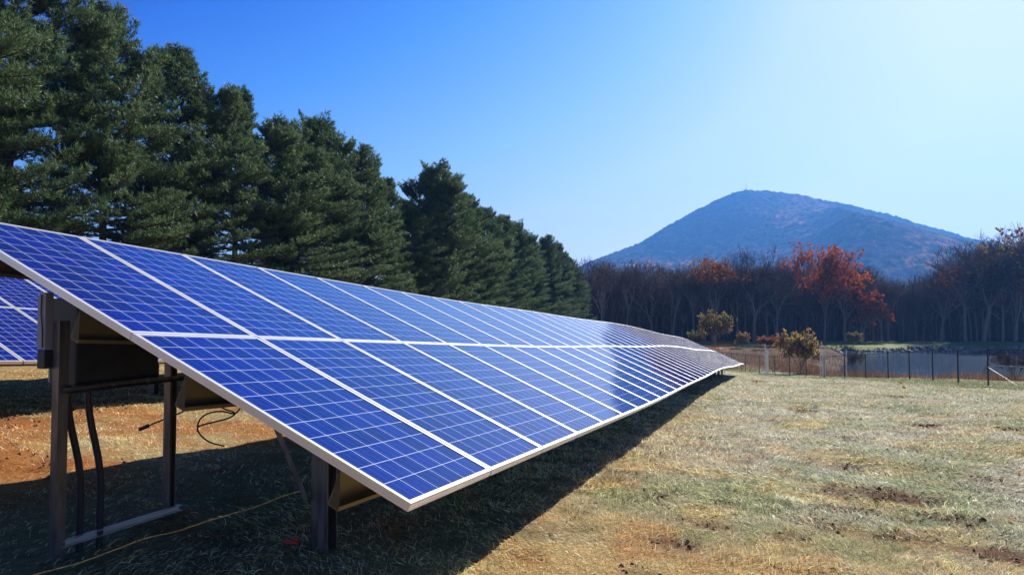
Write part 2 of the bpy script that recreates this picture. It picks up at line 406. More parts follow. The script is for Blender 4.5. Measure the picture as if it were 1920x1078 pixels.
me = np_mesh('ground', np.stack([GX, GY, GZ], -1).reshape(-1, 3), [quads], smooth=True, col=gc.reshape(-1, 3))
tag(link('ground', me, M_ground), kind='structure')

# ------------------------------------------------------------------ pond
def pond():
    m, nt, b = mat_new('pond_water')
    b.inputs['Base Color'].default_value = (.02, .06, .13, 1); b.inputs['Roughness'].default_value = .11; b.inputs['IOR'].default_value = 1.33
    tc = N(nt, 'ShaderNodeTexCoord'); mp = N(nt, 'ShaderNodeMapping'); mp.inputs['Scale'].default_value = (1.2, .35, 1); mp.inputs['Rotation'].default_value = (0, 0, -YAW)
    no = N(nt, 'ShaderNodeTexNoise'); no.inputs['Scale'].default_value = 2.4; no.inputs['Detail'].default_value = 3
    no2 = N(nt, 'ShaderNodeTexNoise'); no2.inputs['Scale'].default_value = .06; no2.inputs['Detail'].default_value = 3
    nt.links.new(tc.outputs['Object'], mp.inputs[0]); nt.links.new(mp.outputs[0], no.inputs['Vector']); nt.links.new(mp.outputs[0], no2.inputs['Vector'])
    mu = N(nt, 'ShaderNodeMath', operation='MULTIPLY'); nt.links.new(no.outputs['Fac'], mu.inputs[0]); nt.links.new(no2.outputs['Fac'], mu.inputs[1])
    bp = N(nt, 'ShaderNodeBump'); bp.inputs['Strength'].default_value = 1.0; bp.inputs['Distance'].default_value = .16
    nt.links.new(mu.outputs[0], bp.inputs['Height']); nt.links.new(bp.outputs[0], b.inputs['Normal'])
    P = [worldXY(X, Z) for X, Z in ((30, 66), (170, 66), (170, 121), (52, 121))]
    me = bpy.data.meshes.new('pond_water'); me.from_pydata([(a, b_, WATER) for a, b_ in P], [], [(0, 1, 2, 3)])
    tag(link('pond_water', me, m), kind='structure')
pond()

# ------------------------------------------------------------------ mountain
def mountain():
    D = 2100.0
    prof = np.array([(700, 585), (900, 560), (1050, 520), (1100, 492), (1160, 470), (1200, 455), (1250, 425), (1300, 396), (1340, 376), (1375, 360), (1400, 354.5), (1425, 355), (1450, 356), (1500, 363), (1560, 376), (1620, 391), (1700, 413), (1800, 441), (1900, 470), (2050, 510), (2300, 560), (2600, 585)], float)
    Xr = (prof[:, 0]-960)/F_PX*D; Hr = (582-prof[:, 1])/F_PX*D
    xs = np.arange(-700, 2700, 5.0); zs = np.arange(900, 2500, 6.0)
    XX, ZZ = np.meshgrid(xs, zs)
    ridge = np.interp(XX, Xr, Hr, left=-6, right=-6)
    # slope falls toward the valley; spurs and gullies
    t = np.clip((ZZ-950)/(D-950), 0, None)
    front = np.clip(t, 0, 1)**1.12
    back = 1-sstep(D, D+900, ZZ)*.8
    gul = (fbm(XX+ZZ*.35, ZZ*.35, .0042, 61, 4)-.5)
    sp = (fbm(XX-ZZ*.5, ZZ*.2, .0022, 67, 3)-.5)
    env = np.clip(t, 0, 1)*(1-np.clip(t, 0, 1))*4
    hgt = ridge*front*back+env*(gul*90+sp*190)*np.clip(ridge/330, .15, 1)
    can = vnoise(XX, ZZ, .10, 81)**2+.6*vnoise(XX, ZZ, .19, 83)
    hgt = hgt+can*6+(RS(5).rand(*XX.shape)-.5)*2.5
    lim = np.interp(XX/ZZ*D, Xr, Hr, left=-6, right=-6)/D*ZZ
    hgt = np.where(ZZ < D-60, np.minimum(hgt, lim*.965+can*5), hgt)
    hgt = hgt-6
    wx, wy = worldXY(XX, ZZ)
    n1 = fbm(XX, ZZ, .008, 91, 4)[..., None]; n2 = fbm(XX, ZZ, .05, 95, 3)[..., None]
    c = np.array([.060, .042, .040])*(.4+1.2*n2)+0*n1
    n5 = fbm(XX, ZZ, .13, 97, 2)[..., None]; c = c*RS(6).uniform(.45, 1.6, XX.shape)[..., None]
    k = sstep(.50, .66, n1)*sstep(.50, .60, n5)*(1-np.clip(t-.75, 0, .25)*4*.7)[..., None]; c = c*(1-k)+np.array([.40, .18, .06])*k*.8
    k = sstep(.60, .70, fbm(XX, ZZ, .012, 99, 3)[..., None])*sstep(.5, .6, n2)*.6; c = c*(1-k)+np.array([.16, .17, .06])*k
    ny, nx = XX.shape; ii = np.arange(nx*ny).reshape(ny, nx)
    q = np.stack([ii[:-1, :-1], ii[:-1, 1:], ii[1:, 1:], ii[1:, :-1]], -1).reshape(-1, 4)
    me = np_mesh('mountain', np.stack([wx, wy, hgt], -1).reshape(-1, 3), [q], smooth=False, col=c.reshape(-1, 3))
    tag(link('mountain', me, M_mount), kind='structure')
    # mast on the summit
    j = np.argmin(abs(xs-(1401-960)/F_PX*D)); i = np.argmin(abs(zs-D)); b = Vector((wx[i, j], wy[i, j], hgt[i, j]-2))
    m = MB(); m.tube([b, b+Vector((0, 0, 24))], 1.1, 6, .5); o = m.build('radio_mast', M_silver)
    tag(o, 'thin radio mast standing on the summit of the mountain', 'mast')
mountain()

# ------------------------------------------------------------------ solar rows
LW, LH, TH, LIP = .992, 1.956, .045, .024
def panel_meshes(c, k, row):
    """laminate and frame of the panel in column c, tier k, following the rack"""
    gapu = (PW-LW)/2/PW; u0, u1 = c+gapu, c+1-gapu; v0 = .004+k*(LH+.006); v1 = v0+LH
    def q(a, b, d):   # a,b in metres inside the panel
        u = u0+(u1-u0)*a/LW; v = v0+(v1-v0)*b/LH
        return PT_lin(c, u, v, d, row)
    L = LIP*.55; z1 = -.004
    V = [q(L, L, z1), q(LW-L, L, z1), q(LW-L, LH-L, z1), q(L, LH-L, z1), q(L, L, z1-.006), q(LW-L, L, z1-.006), q(LW-L, LH-L, z1-.006), q(L, LH-L, z1-.006)]
    Fc = [(0, 1, 2, 3), (7, 6, 5, 4), (0, 4, 5, 1), (1, 5, 6, 2), (2, 6, 7, 3), (3, 7, 4, 0)]
    me = bpy.data.meshes.new('solar_panel'); me.from_pydata(V, [], Fc)
    uv = me.uv_layers.new(name='UVMap'); co = [(L, L), (LW-L, L), (LW-L, LH-L), (L, LH-L)]
    for p in me.polygons:
        for li in p.loop_indices: uv.data[li].uv = co[me.loops[li].vertex_index % 4]
        p.material_index = 0 if p.index == 0 else 1
    me.materials.append(M_cell); me.materials.append(M_back)
    # frame: outer wall with two grooves, top lip, inner drop, bottom flange
    prof = [(0, 0), (0, -.0155), (.0018, -.0165), (0, -.0175), (0, -.029), (.0018, -.030), (0, -.031), (0, -TH), (.03, -TH), (.03, -TH+.002), (.0022, -TH+.002), (.0022, -.0105), (LIP, -.0105), (LIP, 0)]
    n = len(prof); V = []; Fs = []
    for (sx, sy) in ((0, 0), (1, 0), (1, 1), (0, 1)):
        for i, d in prof: V.append(q(LW-i if sx else i, LH-i if sy else i, d))
    for s in range(4):
        a = s*n; b = ((s+1) % 4)*n
        for i in range(n):
            j = (i+1) % n; Fs.append((a+i, a+j, b+j, b+i))
    mf = bpy.data.meshes.new('panel_frame'); mf.from_pydata(V, [], Fs); mf.materials.append(M_alu)
    return me, mf
def PT_lin(c, u, v, d, row):
    a = PT(c, v, d, row); b = PT(c+1, v, d, row); return a+(b-a)*(u-c)
def row_build(row, n, label):
    base = PT(0, 0, 0, row)
    root = empty('solar_array', (base.x, base.y, gz(base.x, base.y)))
    tag(root, label, 'solar array', 'solar panel rows on the field')
    Mi = Matrix.Translation(-root.location)
    def P_(o):
        o.matrix_parent_inverse = Mi; return o
    for c in range(n):
        for k in (0, 1):
            me, mf = panel_meshes(c, k, row)
            o = P_(link('solar_panel', me, None, root)); f = link('panel_frame', mf, None, o)
    # four purlins under the panels, following the grade
    for v in (.42, 1.52, 2.42, 3.50):
        b = MB()
        for c in range(0, n, 1):
            e = .03 if c == 0 else 0
            prof = [(-.0, -TH-.002), (.065, -TH-.002), (.065, -TH-.006), (.006, -TH-.006), (.006, -TH-.196), (-.062, -TH-.196), (-.062, -TH-.178), (-.064, -TH-.202), (0, -TH-.202)]
            # z-section: top flange up-slope, web, bottom flange down-slope
            ring = lambda u: [PT(u, v+(p[0]), 0, row)+Vector((math.sin(TAU), 0, math.cos(TAU)))*p[1] for p in prof]
            b.prism(ring(c+e), ring(c+1), cap=(c == 0 or c == n-1))
        P_(b.build('purlin', M_purlin, root))
    # pile pairs with rafter and brace
    us = [1.13+3.0*i for i in range(200) if 1.13+3.0*i < n-.5]
    def Hpost(b, x, y, z0, z1, wd=.10, dp=.10, t=.007):
        h = Vector((x, y, 0))
        for s in (-1, 1): b.box((x, y+s*(dp/2-t/2), (z0+z1)/2), (wd, t, z1-z0))
        b.box((x, y, (z0+z1)/2), (t, dp-2*t, z1-z0))
    dn = -TH-.205
    for u in us:
        r0 = PT(u, .62, dn-.06, row); r1 = PT(u, 3.75, dn-.06, row)
        b = MB(); s = [(-.03, -.06), (.03, -.06), (.03, -.054), (-.024, -.054), (-.024, .054), (.03, .054), (.03, .06), (-.03, .06)]
        b.section(r0, r1, s); P_(b.build('rafter', M_galv, root))
        for v in (1.40, 2.98):
            p = PT(u, v, dn-.0, row); b = MB(); g = gz(p.x, p.y+.07)
            Hpost(b, p.x, p.y+.085, g-.3, p.z+.02, .14 if v < 2 else .065, .11 if v < 2 else .065); P_(b.build('post', M_galv, root))
        p = PT(u, 1.40, dn, row); t_ = PT(u, 1.98, dn-.06, row); b = MB()
        lo = Vector((p.x-.08, p.y+.0, gz(p.x, p.y)+.36)); hi = Vector((t_.x, t_.y+.0, t_.z))
        lo.y = hi.y = p.y+.012
        s2 = [(-.022, -.022), (.022, -.022), (.022, -.018), (-.018, -.018), (-.018, .022), (-.022, .022)]
        b.section(lo, hi, s2); P_(b.build('brace', M_galv, root))
    return root, P_
row_a, PA = row_build(0, 44, 'near row of blue solar panels on a tilted steel rack, running down the field')
row_b, PB = row_build(1, 26, 'second row of blue solar panels standing behind the cabinet and the near row')
for u in [1.13+3.0*i for i in range(5)]:
    for v in (.42, 1.52, 2.42, 3.50):
        c = PT(u-.0, v-.02, -TH-.10, 0); b = MB(); b.box(c-Vector((0, .02, .03)), (.012, .07, .15)); 
        for dz in (-.04, .04): b.tube([c+Vector((.004, -.035, dz-.03)), c+Vector((.022, -.035, dz-.03))], .010, 6)
        PA(b.build('purlin_clip', M_galv, row_a))
# the pile at the very end of the near row that carries the cabinet, with its bracket
b = MB(); px_, py_ = -4.29, 3.03; g = gz(px_, py_); zt = PT(0, 2.98, -.36).z-.02
s = [(-.03, -.034), (.03, -.034), (.03, -.028), (-.024, -.028), (-.024, .028), (.03, .028), (.03, .034), (-.03, .034)]
b.section((px_, py_, g-.3), (px_, py_, zt), s, up=(0, 1, 0)); PA(b.build('post', M_galv, row_a))

# ------------------------------------------------------------------ cabinet on its struts between the two rear piles
def cabinet():
    x = -4.40; yc0, yc1 = 3.12, 3.76; zb, zt = -.50, .08
    root = empty('electrical_cabinet', (x, (yc0+yc1)/2, zb))
    tag(root, 'dark steel electrical cabinet hung between two posts under the near end of the front row', 'electrical cabinet')
    Mi = Matrix.Translation(-root.location)
    def PC(o): o.matrix_parent_inverse = Mi; return o
    b = MB(); b.box((x+.0, (yc0+yc1)/2, (zb+zt)/2), (.26, yc1-yc0, zt-zb)); PC(b.build('cabinet_body', M_dark, root, bevel=.008))
    b = MB(); b.box((x-.145, (yc0+yc1)/2, (zb+zt)/2), (.024, yc1-yc0-.02, zt-zb-.02)); PC(b.build('cabinet_door', M_grey, root, bevel=.006))
    for z in (zb-.02, zt+.02):
        b = MB()
        s = [(-.02, -.02), (.02, -.02), (.02, -.017), (-.017, -.017), (-.017, .017), (.02, .017), (.02, .02), (-.02, .02)]
        b.section((-4.23, 3.02, z), (-4.23, 4.0, z), s); PC(b.build('strut', M_galv, root))
    # rounded grey cover standing on the outside of the end post
    b = MB(); n = 10; pr = []
    x0, x1, zt2, zb2 = -4.40, -4.325, .115, -.25
    for k in range(n+1):
        a = math.pi/2*k/n; pr.append((x0+.05-.05*math.sin(math.pi/2-a), zt2-.05+.05*math.sin(a)))
    pts = [(x1, zb2), (x1, zt2)]+[(x1-.02, zt2)]+pr[::-1][0:]+[(x0, zb2)]
    y0c, y1c = 2.945, 3.0
    b.prism([(p[0], y0c, p[1]) for p in pts], [(p[0], y1c, p[1]) for p in pts]); PC(b.build('disconnect_cover', M_grey, root, bevel=.004))
    b = MB(); b.box((-4.36, 2.975, -.315), (.07, .06, .12)); PC(b.build('junction_box', M_dark, root, bevel=.006))
    b = MB(); b.tube([(-4.355, 2.94, .10), (-4.355, 2.938, -.02), (-4.345, 2.938, -.08), (-4.34, 2.94, -.14), (-4.34, 2.94, -.24)], .004, 6); PC(b.build('cable', M_dark, root))
    for x_, y_, dx, top in ((-4.33, 3.11, .03, zb), (-4.30, 3.23, .03, zb)):
        g = gz(x_+dx, y_); b = MB(); pts = []
        for k in range(13):
            t = k/12; z = top+(g-.1-top)*t; xx = x_+dx*float(sstep(.10, .60, t)); pts.append((xx, y_+.08*float(sstep(.05, .55, t)), z))
        b.tube(pts, .022, 10); PC(b.build('conduit', M_dark, root, smooth=True))
cabinet()
# lower strut between the two rear posts
b = MB(); 
s = [(-.02, -.02), (.02, -.02), (.02, -.017), (-.017, -.017), (-.017, .017), (.02, .017), (.02, .02), (-.02, .02)]
b.section((-4.25, 3.03, -1.50), (-4.25, 3.97, -1.52), s); PA(b.build('lower_strut', M_silver, row_a))

# loose cables hanging beside the second post
def cable(pts, label, r=.007, plug=False):
    P = [Vector(p) for p in pts]; out = []
    for i in range(len(P)-1):
        p0, p1, p2, p3 = P[max(i-1, 0)], P[i], P[i+1], P[min(i+2, len(P)-1)]
        for k in range(8):
            t = k/8; out.append(.5*((2*p1)+(p2-p0)*t+(2*p0-5*p1+4*p2-p3)*t*t+(3*p1-p0-3*p2+p3)*t**3))
    out.append(P[-1])
    b = MB(); b.tube(out, r, 8)
    if plug: b.tube([out[-1], out[-1]+(out[-1]-out[-2]).normalized()*.10], .016, 8)
    tag(b.build('cable', M_dark, smooth=True), label, 'cable', 'loose black cables under the rack')
def at(px, py, y):
    f = Vector((SY*math.cos(PITCH), CY*math.cos(PITCH), math.sin(PITCH))); r = Vector((CY, -SY, 0)); u = r.cross(f)
    d = f+r*((px-960)/F_PX)-u*((py-539)/F_PX); return d*(y/d.y)
cable([at(352, 742, 4.2), at(358, 755, 4.2), at(345, 770, 4.2), at(318, 782, 4.2), at(290, 793, 4.2), at(278, 798, 4.2)], 'black cable with a plug end dangling beside the second post', plug=True)
cable([at(392, 738, 4.3), at(402, 752, 4.3), at(420, 766, 4.3), at(440, 774, 4.3), at(430, 783, 4.35), at(405, 790, 4.4), at(378, 797, 4.4), at(370, 803, 4.4), at(376, 815, 4.45), at(392, 828, 4.5), at(420, 836, 4.5)], 'black cable looped above the grass to the right of the second post')
cable([at(452, 762, 4.3), at(440, 775, 4.3), at(415, 771, 4.3), at(390, 775, 4.35), at(375, 786, 4.4), at(370, 800, 4.4)], 'thin black cable curling from the front frame edge to the looped cable')

# ------------------------------------------------------------------ pines
def tufts(P, D, rs, n=6, L=(.12, .22), W=.03, spread=.75):
    """P (m,3) tuft roots, D (m,3) directions -> triangles"""
    m = len(P); P = np.repeat(P, n, 0); D = np.repeat(D, n, 0)
    d = D+rs.normal(0, spread, (m*n, 3)); d /= np.linalg.norm(d, axis=1)[:, None]
    s = np.cross(d, rs.normal(0, 1, (m*n, 3))); s /= np.linalg.norm(s, axis=1)[:, None]
    l = rs.uniform(L[0], L[1], (m*n, 1)); wv = W*rs.uniform(.7, 1.3, (m*n, 1))
    V = np.stack([P-s*wv*.5, P+s*wv*.5, P+d*l], 1).reshape(-1, 3)
    return V, np.arange(len(V)).reshape(-1, 3)
def seg_mesh(segs, sides=5):
    """segs: list of (p0,p1,r0,r1) -> tapered prisms"""
    A = np.array([np.concatenate([a, b, [r, s]]) for a, b, r, s in segs]); p0, p1, r0, r1 = A[:, :3], A[:, 3:6], A[:, 6], A[:, 7]
    t = p1-p0; t /= np.maximum(np.linalg.norm(t, axis=1), 1e-9)[:, None]
    ref = np.where(abs(t[:, 2:3]) > .9, np.array([[1., 0, 0]]), np.array([[0, 0, 1.]])); a = np.cross(t, ref); a /= np.linalg.norm(a, axis=1)[:, None]; b = np.cross(t, a)
    ang = np.arange(sides)*2*np.pi/sides
    ring = a[:, None]*np.cos(ang)[None, :, None]+b[:, None]*np.sin(ang)[None, :, None]
    V = np.concatenate([p0[:, None]+ring*r0[:, None, None], p1[:, None]+ring*r1[:, None, None]], 1)
    n = len(segs); k = np.arange(sides); kk = (k+1) % sides
    F = np.stack([k, kk, kk+sides, k+sides], -1)[None]+(np.arange(n)*2*sides)[:, None, None]
    return V.reshape(-1, 3), F.reshape(-1, 4)
def pine_proto(seed, H=16., Rm=3.5, base=2.2, forked=0, dense=1.0, power=.75):
    rs = RS(seed); segs = []; twg = []; tP = []; tD = []
    # trunk(s)
    tops = [(0, 0, H)]
    lead = []
    n = 14; off = np.cumsum(rs.normal(0, .05, (n+1, 2)), 0)*1.0
    trunk = [np.array([off[i, 0], off[i, 1], H*i/n]) for i in range(n+1)]; r0 = .21*H/16
    for i in range(n): segs.append((trunk[i], trunk[i+1], r0*(1-i/n)**.8+.015, r0*(1-(i+1)/n)**.8+.012))
    lead.append((trunk, base, H, Rm))
    for k in range(forked):
        a = rs.uniform(0, 6.28); z0 = H*rs.uniform(.35, .5); L = []
        hh = H*rs.uniform(.88, 1.0); off0 = np.array([np.interp(z0, [p[2] for p in trunk], [p[0] for p in trunk]), np.interp(z0, [p[2] for p in trunk], [p[1] for p in trunk])])
        for i in range(9):
            t = i/8; o = 1.7*(1-(1-t)**2); L.append(np.array([off0[0]+math.cos(a)*o, off0[1]+math.sin(a)*o, z0+(hh-z0)*t]))
        for i in range(8): segs.append((L[i], L[i+1], .11*(1-i/8)+.012, .11*(1-(i+1)/8)+.012))
        lead.append((L, z0+1.5, hh, Rm*.62))
    for tr, zb, zt, rm in lead:
        zz = np.array([p[2] for p in tr]); z = zb
        lobes = rs.uniform(.65, 1.2, 9)
        while z < zt-.15:
            t = (z-zb)/(zt-zb)
            nb = rs.randint(4, 7) if t < .85 else 4
            a0 = rs.uniform(0, 6.28)
            for q in range(nb):
                if rs.rand() < .27 and t < .8: continue
                az = a0+q*6.283/nb+rs.normal(0, .25)
                lob = np.interp((az % 6.283)/6.283*8, range(9), lobes)
                prof = (1-t)**power*(.55+.45*min(1, t*5+.35))
                Lb = (rm*prof*lob*rs.uniform(.65, 1.15)+.35)
                el = -.05+.25*rs.rand()+.95*t**1.6
                p = np.array([np.interp(z, zz, [c[0] for c in tr]), np.interp(z, zz, [c[1] for c in tr]), z])
                ns = max(3, int(Lb/.45)); st = Lb/ns; e = el-.10; pts = [p]
                for i in range(ns):
                    e2 = e+.5*(i/ns)**2
                    d = np.array([math.cos(az)*math.cos(e2), math.sin(az)*math.cos(e2), math.sin(e2)]); az += rs.normal(0, .07)
                    p = p+d*st; pts.append(p)
                rb = .02+.011*Lb
                for i in range(ns): segs.append((pts[i], pts[i+1], rb*(1-i/ns)+.005, rb*(1-(i+1)/ns)+.005))
                # twigs
                nt_ = int((Lb*6.0+4)*dense)
                for k in range(nt_):
                    s = (k+rs.rand())/nt_
                    s = .22+.78*s if Lb > 1.2 else s
                    fi = s*ns; i = min(int(fi), ns-1); pp = pts[i]+(pts[i+1]-pts[i])*(fi-i)
                    bd = pts[i+1]-pts[i]; bd = bd/np.linalg.norm(bd)
                    side = np.cross(bd, [0, 0, 1.]); side /= max(np.linalg.norm(side), 1e-6)
                    sg = 1 if k % 2 else -1
                    td = bd*.75+side*sg*rs.uniform(.4, 1.0)+np.array([0, 0, rs.uniform(.0, .55)]); td /= np.linalg.norm(td)
                    Lt = (.28+.95*(1-s)*min(1, Lb/2.2))*rs.uniform(.6, 1.2)
                    e_ = pp+td*Lt+np.array([0, 0, .12*Lt]); twg.append((pp, e_, .008, .004))
                    m = max(2, int(Lt/.085))
                    for j in range(m):
                        f = .25+.75*(j+rs.rand())/m
                        tP.append(pp+(e_-pp)*f+rs.normal(0, .035, 3)); tD.append(td*.8+np.array([0, 0, .55]))
                for j in range(4): tP.append(pts[-1]+rs.normal(0, .05, 3)); tD.append(bd+np.array([0, 0, .6]))
            z += rs.uniform(.26, .46)*(1.0 if t < .8 else .7)
        for j in range(16): tP.append(np.array(tr[-1])+np.array([0, 0, -.06*j])+rs.normal(0, .04, 3)); tD.append(np.array([0, 0, 1.]))
    Vt, Ft = seg_mesh(segs, 6); m1 = np_mesh('trunk', Vt, [Ft], smooth=True); m1.materials.append(M_pbark)
    V1, F1 = tufts(np.array(tP), np.array(tD), rs, n=7, L=(.14, .27), W=.030, spread=.65)
    V2, F2 = seg_mesh(twg, 3)
    me = np_mesh('crown', np.concatenate([V1, V2]), [F1, F2+len(V1)], matidx=np.concatenate([np.zeros(len(F1)), np.ones(len(F2))]))
    me.materials.append(M_needle); me.materials.append(M_pbark)
    return m1, me
PINES = [pine_proto(11, 16, 5.0, 2.2, 1, 1.0, .62), pine_proto(12, 15.5, 4.6, 1.6, 2, 1.0, .52), pine_proto(13, 15, 4.3, 1.2, 1, 1.0, .68), pine_proto(14, 15.5, 4.9, 2.6, 2, 1.0, .54), pine_proto(15, 14.5, 4.4, 1.0, 3, 1.0, .34)]
PH = [16, 15.5, 15, 15.5, 14.5]
def pine(x, y, top, proto, rz, label, group='tall pines in a row behind the solar arrays', wscale=1.0):
    g = float(ground_z(x, y, False)); s = (top-g)/PH[proto]
    o = empty('pine_tree', (x, y, g-.05), rz); o.scale = (s*wscale, s*wscale, s)
    tag(o, label, 'pine tree', group)
    link('trunk', PINES[proto][0], None, o); link('crown', PINES[proto][1], None, o)
    return o
front_pines = [
    (-29.5, 16.6, 15.5, 3, 'tall dark pine at the left edge, its top cut off by the frame'),
    (-30.3, 19.0, 17.5, 0, 'tallest pine near the left edge, with its top out of the frame'),
    (-30.0, 23.2, 14.3, 3, 'broad pine with a blunt top, right of the tallest one at the left edge'),
    (-30.2, 27.2, 14.0, 0, 'pine with a pointed ragged top, third silhouette from the left edge'),
    (-29.8, 31.3, 13.1, 2, 'narrow pine with a spiky leader, between the pointed ragged pine and the wide double-topped one'),
    (-29.8, 35.6, 12.0, 3, 'lower dark pine filling the dip left of the wide double-topped pine'),
    (-30.2, 40.2, 13.1, 4, 'wide pine with several blunt heads, tallest in the middle of the row'),
    (-29.6, 44.2, 12.2, 3, 'pine whose branches reach right like steps, just right of the wide several-headed one'),
    (-30.0, 49.2, 10.9, 2, 'thin pine with a sparse spike top in the gap before the twin-headed pine'),
    (-30.0, 53.0, 9.4, 3, 'short pine half hidden left of the twin-headed pine'),
    (-30.0, 57.4, 13.2, 4, 'rounded twin-headed pine standing above its lower neighbours right of the gap'),
    (-30.0, 61.6, 11.2, 1, 'dense pine close behind the right side of the twin-headed pine'),
    (-30.0, 66.2, 12.0, 3, 'dark round-topped pine, first step down after the twin-headed pine'),
    (-30.0, 70.5, 11.2, 1, 'bushy pine on the descending part of the row, second step down'),
    (-30.0, 75.6, 11.2, 0, 'pine with a pointed crown, third step down the descending row'),
    (-30.0, 80.5, 10.5, 4, 'pine near the far end of the row, left of the rounded last group'),
    (-30.0, 86.5, 9.6, 1, 'pine at the start of the rounded last group of the row'),
    (-30.0, 92.5, 10.3, 3, 'highest pine of the rounded last group at the far end of the row'),
    (-30.0, 98.5, 9.4, 4, 'pine sloping down toward the far end of the row, before the last two'),
    (-30.0, 104.5, 8.0, 1, 'second to last pine at the far end of the row'),
    (-30.0, 111.0, 5.2, 2, 'small last pine at the far end of the row, beside the bare wood')]
rp = random.Random(4)
for i, (x, y, top, pr, lab) in enumerate(front_pines): pine(x, y, top, pr, rp.uniform(0, 6.28), lab, wscale={2: .95, 4: 1.05, 5: 1.3, 6: 1.12, 8: 1.0, 1: .85, 0: .9}.get(i, 1.08))
for i, (y, dx) in enumerate([(22, -6.5), (33, -6), (43, -5.6), (55, -6), (68, -6), (84, -5), (100, -5)]):
    pine(-30+dx, y+rp.uniform(-1, 1), 8.6+rp.uniform(-1.5, 1.2) if y < 60 else 7.0+rp.uniform(-1, 1), rp.randrange(5), rp.uniform(0, 6.28),
         'lower pine standing behind the front rank of tall pines, seen only through its gaps', 'lower pines behind the front rank')

# ------------------------------------------------------------------ bare deciduous wood
def bare_proto(seed, H=18., spread=1.0, fork=.35, twn=1.0, leaves=0, leafsel=None, limbs=6):
    rs = RS(seed); seg = []; tw = []; LP = []; LD = []
    def norm(v): return v/max(np.linalg.norm(v), 1e-9)
    def grow(p, d, L, r, depth):
        n = 3 if depth < 4 else 2; kids = []
        for i in range(n):
            d = norm(d+rs.normal(0, .10+.03*depth, 3)+np.array([0, 0, .06]))
            q = p+d*L/n; ra = r*(1-.32*i/n); rb = r*(1-.32*(i+1)/n)
            (seg if depth < 3 else tw).append((p, q, ra, rb)); p = q
            kids.append((p, d, rb))
        if depth >= 5:
            if leaves: LP.append(p); LD.append(d)
            return
        nk = {0: limbs, 1: 4, 2: 4, 3: 4, 4: 3}[depth]
        if depth >= 3: nk = max(2, int(nk*twn))
        for k in range(nk):
            pp, dd, rr = kids[-1] if k < 2 else kids[rs.randint(0, len(kids))]
            az = rs.uniform(0, 6.28); a = norm(np.cross(dd, [math.cos(az), math.sin(az), .3])); ang = rs.uniform(.35, .85)*spread*(.55 if (k == 0 and depth > 0) else 1)
            nd = norm(dd*math.cos(ang)+a*math.sin(ang)+np.array([0, 0, .12]))
            grow(pp, nd, L*rs.uniform(.55, .82)*(1 if depth else .85), rr*rs.uniform(.5, .72), depth+1)
    # trunk
    p = np.zeros(3); d = np.array([0, 0, 1.]); r = .018*H; TL = H*fork; pts = [p]
    for i in range(5):
        d = norm(d+rs.normal(0, .035, 3)); q = p+d*TL/5; seg.append((p, q, r*(1-.08*i), r*(1-.08*(i+1)))); p = q; pts.append(p)
    r *= .6
    for k in range(limbs):
        az = k*6.283/limbs+rs.normal(0, .4); ang = rs.uniform(.2, .75)*spread; pp = pts[-1] if k < 3 else pts[rs.randint(3, 6)]
        nd = norm(np.array([math.cos(az)*math.sin(ang), math.sin(az)*math.sin(ang), math.cos(ang)])); grow(pp, nd, H*.27*rs.uniform(.8, 1.1), r*rs.uniform(.55, .8), 1)
    V, F = seg_mesh(seg, 6); zmax = 1.0
    Vt, Ft = seg_mesh([(a, b, max(x, .024), max(y, .018)) for a, b, x, y in tw], 3)
    zmax = max(V[:, 2].max(), Vt[:, 2].max())
    m1 = np_mesh('trunk', V, [F], smooth=True); m1.materials.append(M_bark)
    m2 = np_mesh('crown', Vt, [Ft]); m2.materials.append(M_twig)
    ml = None
    if leaves:
        P = np.array(LP); D = np.array(LD)
        sel = leafsel(P, zmax, rs); P = P[sel]; D = D[sel]
        P = P+rs.normal(0, .2, P.shape); V3, F3 = tufts(P, D*.3, rs, n=leaves*2, L=(.24, .46), W=.28, spread=1.0)
        ml = np_mesh('foliage', V3, [F3])
    return m1, m2, ml, zmax
BARE = [bare_proto(101, 18, .95, .33), bare_proto(102, 18, .8, .42), bare_proto(103, 18, 1.05, .30), bare_proto(104, 17, .7, .45, .9), bare_proto(105, 18, .9, .38, 1, limbs=5)]
blob = lambda f, lo, seed: (lambda P, zm, rs: (vnoise(P[:, 0]+P[:, 2]*.6, P[:, 1]+P[:, 2]*.5, .33, seed) > f) & (P[:, 2] > lo*zm))
LEAFY = {'rust': bare_proto(201, 18, .72, .30, 1, 5, blob(.10, .22, 3), 6), 'rustlow': bare_proto(202, 15, 1.15, .22, 1, 5, blob(.32, .12, 5), 6),
         'top': bare_proto(203, 17, .85, .35, 1, 3, lambda P, zm, rs: P[:, 2] > .68*zm), 'gold': bare_proto(204, 18, .95, .3, 1, 6, blob(.34, .25, 9), 6),
         'bush': bare_proto(205, 8, 1.05, .10, 1, 3, lambda P, zm, rs: (P[:, 2] > .35*zm) & (rs.rand(len(P)) < .6), 7), 'redsparse': bare_proto(206, 15, 1.0, .3, .9, 3, blob(.62, .3, 13), 6)}
LMESH = {}
def leaf_variant(key, mat):
    k = (key, mat.name)
    if k not in LMESH:
        m = LEAFY[key][2].copy(); m.materials.append(mat); LMESH[k] = m
    return LMESH[k]
def wood_tree(x, y, h, proto, rz, label, group, leaf=None, name='bare_tree', cat='tree', wide=1.0, base=None):
    g = float(ground_z(x, y, False)) if base is None else base
    P = LEAFY[proto] if isinstance(proto, str) else BARE[proto]
    s = h/P[3]; o = empty(name, (x, y, g-.1), rz); o.scale = (s*wide, s*wide, s)
    tag(o, label, cat, group); link('trunk', P[0], None, o); link('crown', P[1], None, o)
    if leaf is not None: link('foliage', leaf_variant(proto, leaf), None, o)
    return o
def XZ(px, Z): return worldXY((px-960)/F_PX*Z, Z)
def top_h(py, Z, x, y): return (582-py)/F_PX*Z-float(ground_z(x, y, False))
G1 = 'notable trees at the front of the far wood'
